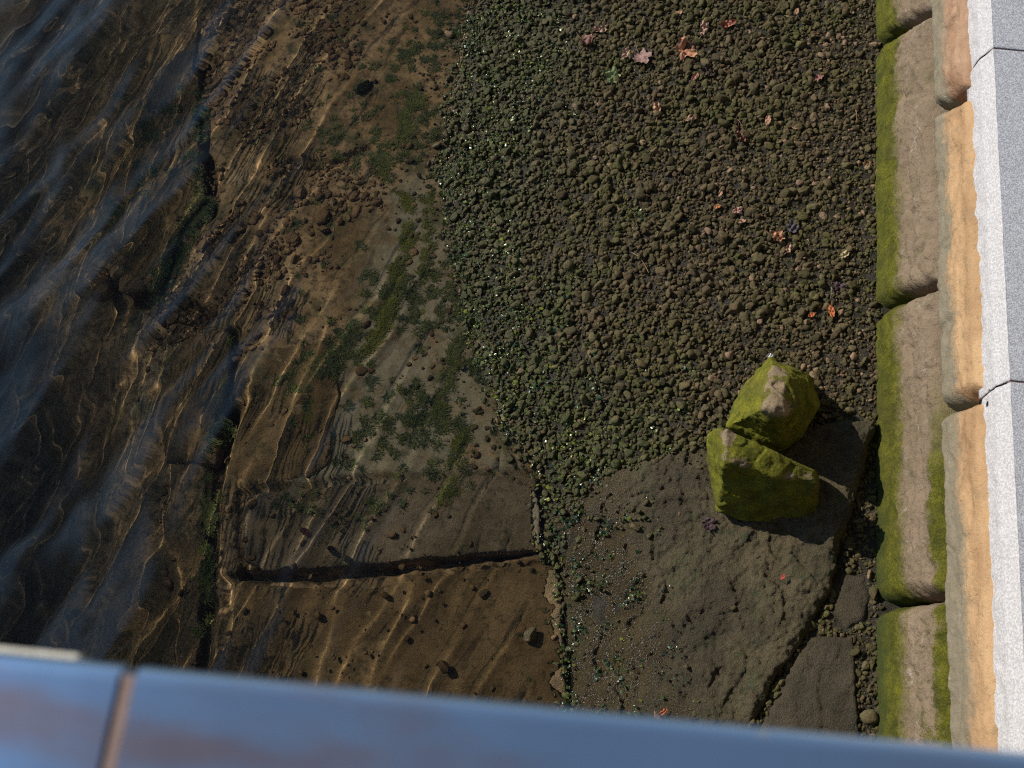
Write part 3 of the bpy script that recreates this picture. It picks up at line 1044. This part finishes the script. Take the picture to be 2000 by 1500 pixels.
fz = rng.normal(0, 0.28, (m_, 8)) + 0.25
fz[:, 0] = 0.45
Vf = np.stack([fx * jit, fy * jit, fz], -1) * sz[:, None, None]
Vf = np.einsum('nij,nvj->nvi', rand_rot(m_, 0.45), Vf) + np.stack([X, Y, zb + 0.002], -1)[:, None, :]
tri = np.array([[0, k, k % 7 + 1] for k in range(1, 8)])
Ff = (tri[None] + (np.arange(m_) * 8)[:, None, None]).reshape(-1, 3)
ma = NT("algae")
ra = ma.attr("rnd")
M_ALGAE = ma.done(ma.mix(ra, (0.010, 0.042, 0.022), (0.185, 0.200, 0.026)), 0.26, None, 0.5)
shade = np.clip(rng.normal(0.40, 0.28, m_) + 0.35 * fbm(p3(X * 3, Y * 3, 61), 3) - 0.25 * onC, 0, 1)
o = link("algae", mesh_np("algae", Vf.reshape(-1, 3), Ff, {"rnd": np.repeat(shade, 8)}), M_ALGAE)
tag(o, "glistening green leafy algae growing over the stones along the waterline", "algae", kind='stuff')
RECEIVERS.append(o)

# coarse gravel on the bed under the water
bed = Pile()
N = 40000
X = rng.uniform(-2.4, 0.3, N); Y = rng.uniform(0.35, 5.6, N)
s = X - shore(Y)
patches = [poly_px(q, -0.3) for q in (
    [(400, -200), (720, -200), (700, 120), (560, 260), (400, 330), (390, 120)],
    [(400, 330), (520, 280), (640, 330), (760, 320), (740, 480), (640, 500), (560, 620), (480, 690), (330, 640), (300, 560), (420, 430)],
    [(240, 560), (330, 580), (440, 620), (420, 640), (330, 640), (200, 640)])]
dens = np.zeros(N) + 0.06
for q in patches:
    dens = np.maximum(dens, sstep(-0.06, 0.05, seg_sdf(np.array(q), X, Y)) * 0.9)
cl = fbm(p3(X * 4, Y * 4, 31), 3)
dens *= sstep(-0.35, 0.15, cl)
ok = (s < -0.03) & (s > -2.0) & (rng.random(N) < dens)
X, Y, s = X[ok], Y[ok], s[ok]
size = np.clip(rng.lognormal(math.log(0.0105), 0.5, len(X)), 0.004, 0.04)
pos = np.stack([X, Y, bedtop(X, Y) + size * rng.uniform(-0.2, 0.4, len(X))], -1)
o1 = np.ones(len(X))
bed.add(PROTO1, pos, size, np.clip(rng.normal(0.4, 0.28, len(X)), 0, 1), o1, 0 * o1, o1)
o = link("bed_gravel", bed.mesh("bed_gravel"), M_GRAVEL)
tag(o, "brown coarse gravel lying on the bed under the shallow water", "gravel", kind='stuff')
RECEIVERS.append(o)

# ------------------------------------------------------------------ water weed (many small blades on the bed)


def blades(centres, rad, per, length, width):
    Vs, Fs, At, n = [], [], [], 0
    for c, r0 in zip(centres, rad):
        m = max(4, int(per * (r0 / 0.03) ** 1.3))
        a = rng.uniform(0, 2 * math.pi, m)
        rr = r0 * np.sqrt(rng.random(m))
        bx, by = c[0] + rr * np.cos(a), c[1] + rr * np.sin(a)
        L = length * rng.uniform(0.5, 1.3, m)
        head = rng.normal(0.4, 1.3, m)
        lift = rng.uniform(0.2, 0.9, m)
        gz = bedtop(bx, by)
        dx, dy = np.cos(head), np.sin(head)
        w = width * rng.uniform(0.6, 1.4, m)
        rows = []
        for t in (0.0, 0.35, 0.7, 1.0):
            px_ = bx + dx * L * t + 0.3 * L * t * t * np.sin(a * 3) * -dy
            py_ = by + dy * L * t + 0.3 * L * t * t * np.sin(a * 3) * dx
            pz_ = gz + 0.003 + L * lift * t * (1 - 0.45 * t) + c[2]
            ww = w * (1 - 0.75 * t) * (0.7 + t * (1 - t) * 2)
            rows.append(np.stack([px_ - dy * ww, py_ + dx * ww, pz_], -1))
            rows.append(np.stack([px_ + dy * ww, py_ - dx * ww, pz_ + ww * 0.5], -1))
        V = np.stack(rows, 1).reshape(-1, 3)
        f = np.array([[0, 1, 3, 2], [2, 3, 5, 4], [4, 5, 7, 6]])
        Fs.append((f[None] + (np.arange(m) * 8)[:, None, None] + n).reshape(-1, 4))
        n += m * 8
        Vs.append(V)
        At.append(np.repeat(np.clip(rng.normal(c[3], 0.22, m), 0, 1), 8))
    return np.concatenate(Vs), np.concatenate(Fs), np.concatenate(At)


cent, rad = [], []


def weed_line(pts, n, spread, r0, shade):
    pts = np.array(pts, float)
    seg = np.hypot(*np.diff(pts, axis=0).T)
    cum = np.concatenate([[0], np.cumsum(seg)])
    for t in rng.uniform(0, cum[-1], n):
        x = np.interp(t, cum, pts[:, 0]) + rng.normal(0, spread)
        y = np.interp(t, cum, pts[:, 1]) + rng.normal(0, spread)
        q = P(x, y, WATER - 0.05)
        cent.append((q[0], q[1], 0.0, shade))
        rad.append(r0 * rng.uniform(0.5, 1.4))


weed_line([(815, 180), (795, 260), (775, 300), (735, 350)], 40, 9, 0.022, 0.5)
weed_line([(800, 380), (790, 470), (772, 545), (745, 640), (715, 700)], 50, 8, 0.020, 0.75)
weed_line([(838, 390), (838, 470), (822, 545)], 26, 6, 0.016, 0.6)
weed_line([(900, 660), (880, 740), (858, 800), (865, 840)], 34, 8, 0.020, 0.4)
weed_line([(905, 850), (890, 920), (865, 985)], 24, 8, 0.018, 0.55)
weed_line([(385, 360), (350, 430), (320, 490), (285, 545)], 60, 13, 0.026, 0.25)
weed_line([(378, 150), (372, 260), (368, 330)], 30, 10, 0.022, 0.2)
weed_line([(645, 690), (690, 650), (640, 720)], 30, 14, 0.022, 0.25)
weed_line([(380, 900), (385, 1000), (372, 1100), (365, 1200)], 40, 10, 0.018, 0.5)
weed_line([(430, 640), (415, 830), (380, 880)], 16, 12, 0.018, 0.4)
weed_line([(520, 760), (620, 690)], 20, 18, 0.018, 0.3)
weed_line([(740, 560), (830, 620), (880, 560)], 60, 28, 0.018, 0.35)
weed_line([(740, 160), (840, 110), (900, 40)], 55, 30, 0.018, 0.3)
weed_line([(650, 250), (740, 300), (850, 250)], 45, 25, 0.016, 0.35)
weed_line([(700, 850), (800, 780), (860, 880)], 70, 40, 0.018, 0.25)
weed_line([(240, 150), (300, 240), (240, 400)], 60, 35, 0.022, 0.15)
weed_line([(540, 965), (620, 990), (690, 1000), (760, 975), (830, 960)], 34, 14, 0.012, 0.3)
weed_line([(880, 330), (870, 420), (900, 500), (915, 620), (940, 740)], 60, 18, 0.015, 0.2)
for _ in range(150):
    x, y = rng.uniform(560, 930), rng.uniform(0, 930)
    q = P(x, y, WATER - 0.05)
    if q[0] < shore(q[1]) - 0.02:
        cent.append((q[0], q[1], 0, rng.uniform(0.1, 0.6))); rad.append(rng.uniform(0.008, 0.02))
# weed on slabs sits at slab height
bv, bf, ba = blades(cent, np.array(rad) * 1.25, 60, 0.024, 0.0019)
mw = NT("water_weed")
rn_ = mw.attr("rnd")
colw = mw.mix(rn_, (0.006, 0.026, 0.010), (0.135, 0.135, 0.008))
M_WEED = mw.done(colw, 0.6, None, 0.3)
weed = link("water_weed", mesh_np("water_weed", bv, bf, {"rnd": ba}), M_WEED)
tag(weed, "tufts of dark and yellowish green weed on the bed along the water's edge", "water weed", kind='stuff')
RECEIVERS.append(weed)

# ------------------------------------------------------------------ larger separate stones


def stone(px, py, sz, colv, label, z=None, seed=0, alg=0.0, group=None, name="stone", sub=0.0, wet=0.1):
    q = P(px, py, -0.1)
    zz = (ground(q[0], q[1]) if z is None else z)
    q = P(px, py, zz)
    V, F = pebble_proto(4, 500 + seed)
    ang = seed * 1.3
    c_, s_ = math.cos(ang), math.sin(ang)
    V = V * sz
    V = np.stack([V[:, 0] * c_ - V[:, 1] * s_, V[:, 0] * s_ + V[:, 1] * c_, V[:, 2]], -1)
    V += np.stack([fbm(V * 40 + seed, 3)] * 3, -1) * sz * 0.04
    o_ = np.ones(len(V))
    me = mesh_np(name, V, F, {"rnd": o_ * colv, "wet": o_ * wet, "alg": o_ * alg, "sub": o_ * sub})
    o = link(name, me, M_GRAVEL)
    o.location = (q[0], q[1], zz + sz * 0.35)
    tag(o, label, "stone", group)
    RECEIVERS.append(o)
    return o


stone(1312, 443, 0.036, 0.35, "largest rounded mossy stone in the middle of the gravel", seed=1, alg=0.25)
stone(1405, 470, 0.030, 0.3, "dark olive stone right of the largest mossy stone in the gravel", seed=2)
stone(1482, 508, 0.034, 0.6, "brownish stone lying in a hollow of the gravel near a crumpled leaf", seed=3)
stone(1285, 300, 0.026, 0.9, "pale grey stone alone in the mid gravel", seed=4)
stone(1377, 324, 0.026, 0.35, "greenish angular stone at the middle right of the gravel", seed=5)
stone(1660, 562, 0.028, 0.4, "mossy stone in the gravel close to the dark joint of the wall", seed=6)
stone(1240, 1030, 0.024, 1.0, "brown wet stone on the upper left of the large slab", z=slabC(*P(1240, 1030, -.05)[:2]), seed=7, wet=0.9)
stone(1413, 932, 0.020, 0.4, "dark pebble beside the left foot of the lower mossy boulder", z=slabC(*P(1413, 932, -.05)[:2]), seed=8)
stone(1283, 1400, 0.024, 1.3, "whitish pebble beside a small orange leaf above the railing", z=slabC(*P(1283, 1400, -.05)[:2]), seed=9)
stone(1432, 1188, 0.016, 0.2, "small dark pebble in the middle of the large slab", z=slabC(*P(1432, 1188, -.05)[:2]), seed=10)
stone(1705, 1160, 0.030, 0.4, "flat stone wedged by the joint of the wall at the slab gap", seed=11)
stone(1697, 1400, 0.036, 0.9, "pale rounded stone in the pebble filled gap beside the wall", seed=12)
stone(1035, 1240, 0.034, 0.8, "wet shiny stone breaking the surface of the shallow water near the big brown slab", z=WATER - 0.005, seed=13, wet=1.0)
stone(865, 1305, 0.030, 0.1, "dark stone lying on the big brown submerged slab", z=WATER - 0.06, seed=14, sub=1.0)
stone(705, 178, 0.055, 0.0, "black weedy stone under water in the upper shallows", seed=15, alg=0.7)
stone(215, 585, 0.10, 0.5, "round brown boulder under the deep rippled water", seed=16, sub=1.0)
stone(265, 580, 0.085, 0.7, "second round stone under the deep water, beside the round brown boulder", seed=17, sub=1.0)
stone(630, 430, 0.050, 0.5, "flat brown cobble in the submerged gravel", seed=18, sub=1.0)
stone(590, 385, 0.040, 0.9, "reddish brown cobble in the submerged gravel above the flat one", seed=19, sub=1.0)

# ------------------------------------------------------------------ leaves
LEAFM = {}


def leaf_mat(c):
    if c not in LEAFM:
        m = NT("leaf")
        n_ = m.noise(35, 5, 0.7)
        col = m.mix(n_, tuple(0.55 * x for x in c), tuple(min(1, 1.25 * x) for x in c))
        b = m.bsdf
        LEAFM[c] = m.done(col, 0.65, m.bump(m.noise(120, 4), 0.4, 0.003), 0.3)
    return LEAFM[c]


def leaf(px, py, size, rot, c, label, curl=0.3, lobes=5, seed=0, zup=0.02, z=None, group=None):
    size *= 1.4
    q = P(px, py, -0.05)
    zz = (ground(q[0], q[1]) if z is None else z) + zup
    q = P(px, py, zz)
    r_ = np.random.default_rng(900 + seed)
    na, nr = 56, 7
    ph = np.linspace(0, 2 * math.pi, na, endpoint=False)
    if lobes:
        rad_ = 0.55 + 0.30 * np.abs(np.cos(lobes * ph / 2)) ** 1.2 + 0.15 * np.cos(ph) + 0.06 * np.cos(13 * ph)
        rad_ *= 1 - 0.45 * np.exp(-((ph - math.pi) / 0.35) ** 2)
        sx, sy = 1.0, 1.0
    else:
        rad_ = np.ones(na) * (1 + 0.05 * np.cos(9 * ph))
        sx, sy = 1.0, 0.48
    rad_ = rad_ * (1 + 0.10 * r_.normal(size=na) * 0.4)
    V = [(0, 0, 0)]
    for k in range(1, nr + 1):
        t = k / nr
        x, y = rad_ * t * np.cos(ph) * sx, rad_ * t * np.sin(ph) * sy
        zc = curl * (0.75 * x * x * r_.uniform(-0.4, 1) + 1.0 * y * y) + 0.75 * curl * perlin(p3(x * 2.6 + seed, y * 2.6, seed)) + 0.2 * curl * perlin(p3(x * 6 + seed, y * 6, seed)) + 0.05 * np.abs(y) ** 0.8
        V += list(zip(x, y, zc))
    V = np.array(V) * size / 2
    tris = [[0, 1 + a, 1 + (a + 1) % na] for a in range(na)]
    for k in range(nr - 1):
        for a in range(na):
            i0, i1 = 1 + k * na + a, 1 + k * na + (a + 1) % na
            tris += [[i0, i0 + na, i1 + na], [i0, i1 + na, i1]]
    me = mesh_np("leaf", V, np.array(tris))
    o = link("leaf", me, leaf_mat(c))
    o.location = q
    o.rotation_euler = (r_.normal(0, 0.18), r_.normal(0, 0.18), R(rot))
    tag(o, label, "leaf", group)
    if size > 0.06:
        n_ = 7
        bm = bmesh.new()
        prev = None
        for k in range(n_):
            t = k / (n_ - 1)
            cpos = Vector((-size * 0.22 - size * 0.55 * t, size * 0.12 * t * t, size * 0.02 + size * 0.06 * t))
            ring = [bm.verts.new(cpos + Vector((0, math.cos(a) * 0.0012, math.sin(a) * 0.0012))) for a in np.linspace(0, 2 * math.pi, 6)[:-1]]
            if prev:
                for j in range(5):
                    bm.faces.new([prev[j], prev[(j + 1) % 5], ring[(j + 1) % 5], ring[j]])
            prev = ring
        me = bpy.data.meshes.new("stalk")
        bm.to_mesh(me); bm.free()
        for p_ in me.polygons: p_.use_smooth = True
        me.materials.append(leaf_mat(c))
        s_ = bpy.data.objects.new("stalk", me)
        scene.collection.objects.link(s_)
        s_.parent = o
    return o


BUFF, PINK, ORNG, RED, GRN, PURP = (0.48, 0.30, 0.20), (0.33, 0.20, 0.17), (0.40, 0.22, 0.13), (0.19, 0.09, 0.06), (0.24, 0.29, 0.12), (0.055, 0.030, 0.035)
leaf(1335, 100, 0.115, 40, (0.46, 0.22, 0.12), "large crumpled orange brown leaf, largest on the gravel", 0.5, 5, 1)
leaf(1252, 110, 0.095, -60, PINK, "pinkish brown flat leaf left of the large crumpled orange leaf", 0.25, 5, 2)
leaf(1222, 105, 0.050, 70, BUFF, "small buff leaf tucked against the pinkish brown flat leaf", 0.5, 0, 3)
leaf(1197, 150, 0.085, 160, GRN, "only green leaf on the upper gravel", 0.3, 5, 4)
leaf(1375, 55, 0.070, 80, BUFF, "buff folded leaf near the upper edge above the large crumpled leaf", 0.7, 0, 5)
leaf(1422, 46, 0.060, 20, (0.40, 0.15, 0.09), "reddish leaf at the upper edge, right of a buff folded leaf", 0.5, 0, 6)
leaf(1142, 80, 0.075, -40, (0.28, 0.14, 0.11), "reddish brown curled leaf, the leftmost on the upper gravel", 0.6, 5, 7)
leaf(1170, 57, 0.060, 10, BUFF, "buff leaf just above the leftmost curled leaf", 0.5, 0, 8)
leaf(1283, 215, 0.065, 100, (0.55, 0.33, 0.20), "light buff curled leaf in the middle of the upper gravel", 0.8, 0, 9)
leaf(1357, 150, 0.045, 60, (0.40, 0.20, 0.13), "small reddish buff leaf below the large crumpled one", 0.5, 0, 10)
leaf(1352, 230, 0.055, 45, BUFF, "buff leaf lying upright between the stones right of the light curled leaf", 0.7, 0, 11)
leaf(1446, 265, 0.070, -70, RED, "dark red curled leaf on the right middle gravel", 0.7, 0, 12)
leaf(1500, 235, 0.045, 85, ORNG, "orange tan oval leaf right of the dark red curled leaf", 0.3, 0, 13)
leaf(1600, 152, 0.055, 60, (0.30, 0.14, 0.12), "dull pink narrow leaf near the wall in the upper gravel", 0.5, 0, 14)
leaf(1440, 411, 0.040, 30, (0.55, 0.28, 0.22), "small round pink leaf in the middle of the gravel", 0.5, 0, 15)
leaf(1448, 432, 0.035, 0, ORNG, "small orange leaf just below the round pink leaf", 0.3, 0, 16)
leaf(1515, 463, 0.060, -20, (0.42, 0.20, 0.11), "brown crinkled leaf below and right of the round pink leaf", 0.8, 5, 17)
leaf(1540, 485, 0.045, 70, BUFF, "light brown curled leaf beside the brown crinkled leaf", 0.7, 0, 18)
leaf(1624, 608, 0.045, -80, (0.50, 0.15, 0.05), "bright orange red leaf close to the wall", 0.3, 0, 19)
leaf(1585, 615, 0.030, 40, (0.55, 0.16, 0.06), "tiny orange leaf left of the bright orange red leaf", 0.3, 0, 20)
leaf(1650, 497, 0.045, 50, (0.50, 0.42, 0.22), "yellowish leaf scrap near the wall above the bright orange leaf", 0.5, 0, 21)
leaf(1326, 25, 0.040, 15, ORNG, "orange leaf at the very top, left of the buff folded leaf", 0.4, 0, 22)
leaf(1556, 22, 0.035, 75, ORNG, "small orange leaf at the very top right of the gravel", 0.4, 0, 23)
leaf(1402, 403, 0.032, 30, (0.58, 0.25, 0.10), "tiny tan orange leaf left of the round pink leaf", 0.4, 0, 24)
leaf(1407, 378, 0.032, 80, ORNG, "tiny orange leaf above the tan orange one in mid gravel", 0.4, 0, 25)
leaf(1553, 250, 0.028, 10, ORNG, "tiny orange leaf scrap in the right upper gravel", 0.4, 0, 26)
leaf(1695, 318, 0.028, 20, (0.5, 0.20, 0.08), "tiny orange scrap touching the mossy foot of the wall", 0.4, 0, 27)
leaf(1382, 1022, 0.060, -35, PURP, "dark purple leaf flat on the large slab below the boulders", 0.4, 5, 28, 0.012, slabC(*P(1382, 1022, -.05)[:2]))
leaf(1295, 1390, 0.032, 40, (0.60, 0.20, 0.09), "small orange leaf beside the whitish pebble above the railing", 0.4, 0, 29, 0.012, slabC(*P(1295, 1390, -.05)[:2]))
leaf(1529, 1127, 0.022, 60, (0.40, 0.07, 0.05), "tiny red leaf on the large slab below the lower boulder", 0.3, 0, 30, 0.010, slabC(*P(1529, 1127, -.05)[:2]))
leaf(597, 1040, 0.050, -30, (0.30, 0.09, 0.05), "red brown leaf sunk on the narrow oblong slab", 0.3, 0, 31, 0.0, WATER - 0.035)
leaf(1380, 140, 0.060, 30, PURP, "dark purple withered leaf right of the small reddish buff leaf", 0.5, 5, 32)
leaf(1545, 445, 0.060, 10, (0.09, 0.075, 0.085), "greyish withered leaf above the brown crinkled leaf", 0.5, 5, 33)
leaf(1640, 565, 0.060, 120, PURP, "dark withered leaf near the wall above the bright orange red leaf", 0.4, 5, 34)


def twig(p0, p1, bow, rad_, c, label):
    a, b = [np.append(P(x, y, -0.05)[:2], 0) for x, y in (p0, p1)]
    bm = bmesh.new()
    prev = None
    d_ = b - a
    nrm = np.array([-d_[1], d_[0], 0])
    n_ = 12
    for k in range(n_):
        t = k / (n_ - 1)
        p_ = a + d_ * t + nrm * bow * math.sin(math.pi * t)
        p_[2] = ground(p_[0], p_[1]) + 0.022 + 0.004 * math.sin(7 * t)
        rr = rad_ * (1 - 0.5 * t)
        ring = [bm.verts.new(Vector(p_) + Vector((math.cos(q) * rr * 0.7, math.cos(q) * rr * 0.7, math.sin(q) * rr))) for q in np.linspace(0, 2 * math.pi, 7)[:-1]]
        if prev:
            for j in range(6):
                bm.faces.new([prev[j], prev[(j + 1) % 6], ring[(j + 1) % 6], ring[j]])
        prev = ring
    me = bpy.data.meshes.new("twig")
    bm.to_mesh(me); bm.free()
    o = link("twig", me, leaf_mat(c))
    tag(o, label, "twig")


twig((1235, 485), (1268, 526), 0.12, 0.0022, (0.42, 0.26, 0.16), "thin brown bent stalk lying across the middle gravel")
twig((1318, 270), (1345, 275), 0.05, 0.0016, (0.40, 0.30, 0.12), "thin straw lying flat in the middle of the upper gravel")
twig((1665, 228), (1668, 252), 0.02, 0.0020, (0.45, 0.20, 0.10), "short upright brown stalk in the gravel near the wall")
twig((1618, 570), (1617, 592), 0.05, 0.0024, (0.20, 0.22, 0.12), "grey green stem above the bright orange red leaf")
twig((1440, 235), (1452, 268), 0.08, 0.0018, (0.22, 0.10, 0.06), "dark red stalk beside the dark red curled leaf")
twig((1390, 680), (1404, 662), 0.02, 0.0030, (0.16, 0.09, 0.05), "short dark brown twig on the green gravel left of the upper boulder")

# litter scrap above the upper boulder
o = leaf(1503, 694, 0.026, 10, (0.75, 0.74, 0.76), "tiny white scrap lying above the peak of the upper boulder", 0.5, 0, 40)
o.name = "paper_scrap"; o["category"] = "litter"

# ------------------------------------------------------------------ bridge with metal topped railing, where the photographer stands
RZ = 4.40
pa, pb = P(235, 1302, RZ), P(1940, 1470, RZ)
jx = P(228, 1400, RZ)[0]
rail_ang = math.atan2(pb[1] - pa[1], pb[0] - pa[0])
edgeY = pa[1] + (jx - pa[0]) * math.tan(rail_ang) + 0.0025
bridge = empty("bridge", (jx, edgeY, 3.4))
tag(bridge, "footbridge with a blue grey metal topped railing, its handrail blurred in front", "bridge")
jx = P(228, 1400, RZ)[0]


def rail_piece(xa, xb, label):
    bm = bmesh.new()
    bmesh.ops.create_cube(bm, size=1, matrix=Matrix.Translation(((xa + xb) / 2, edgeY - 0.11, RZ - 0.03)) @ Matrix.Diagonal((xb - xa, 0.22, 0.06, 1)))
    bmesh.ops.bevel(bm, geom=[e for e in bm.edges if abs(e.verts[0].co.x - e.verts[1].co.x) > 0.1], offset=0.010, segments=14, profile=0.5, affect='EDGES')
    me = bpy.data.meshes.new("handrail")
    bm.to_mesh(me); bm.free()
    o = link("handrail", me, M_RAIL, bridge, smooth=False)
    if label: o["label"] = label
    return o


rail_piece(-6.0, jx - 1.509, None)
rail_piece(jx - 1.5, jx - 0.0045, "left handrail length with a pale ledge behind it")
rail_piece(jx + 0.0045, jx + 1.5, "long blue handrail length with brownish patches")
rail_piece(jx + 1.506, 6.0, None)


def box(name, lo, hi, mat, parent, bev=0.004):
    lo, hi = np.array(lo), np.array(hi)
    bm = bmesh.new()
    bmesh.ops.create_cube(bm, size=1, matrix=Matrix.Translation(Vector((lo + hi) / 2)) @ Matrix.Diagonal((*(hi - lo), 1)))
    bmesh.ops.bevel(bm, geom=[e for e in bm.edges], offset=bev, segments=2, profile=0.5, affect='EDGES')
    me = bpy.data.meshes.new(name)
    bm.to_mesh(me); bm.free()
    return link(name, me, mat, parent, smooth=False)


box("rail_joint", (jx - 0.0043, edgeY - 0.215, RZ - 0.055), (jx + 0.0043, edgeY - 0.006, RZ - 0.0015), M_JOINT, bridge, 0.0004)
lx = P(142, 1282, RZ - 0.05)[0]
box("ledge", (lx - 0.5, edgeY - 0.02, RZ - 0.085), (lx, edgeY + 0.010, RZ - 0.062), M_PALE, bridge, 0.003)
box("parapet", (-6, edgeY - 0.17, 3.35), (6, edgeY - 0.05, RZ - 0.062), M_CONC, bridge)
box("unseen_widened_deck", (-6, edgeY - 6.5, 2.95), (6, edgeY - 0.02, 3.348), M_CONC, bridge, 0.01)  # unseen depth, widened to keep sky light off the boulders' near faces

bridge.rotation_euler = (0, 0, rail_ang)

for o in RECEIVERS:
    o.cycles.is_caustics_receiver = True
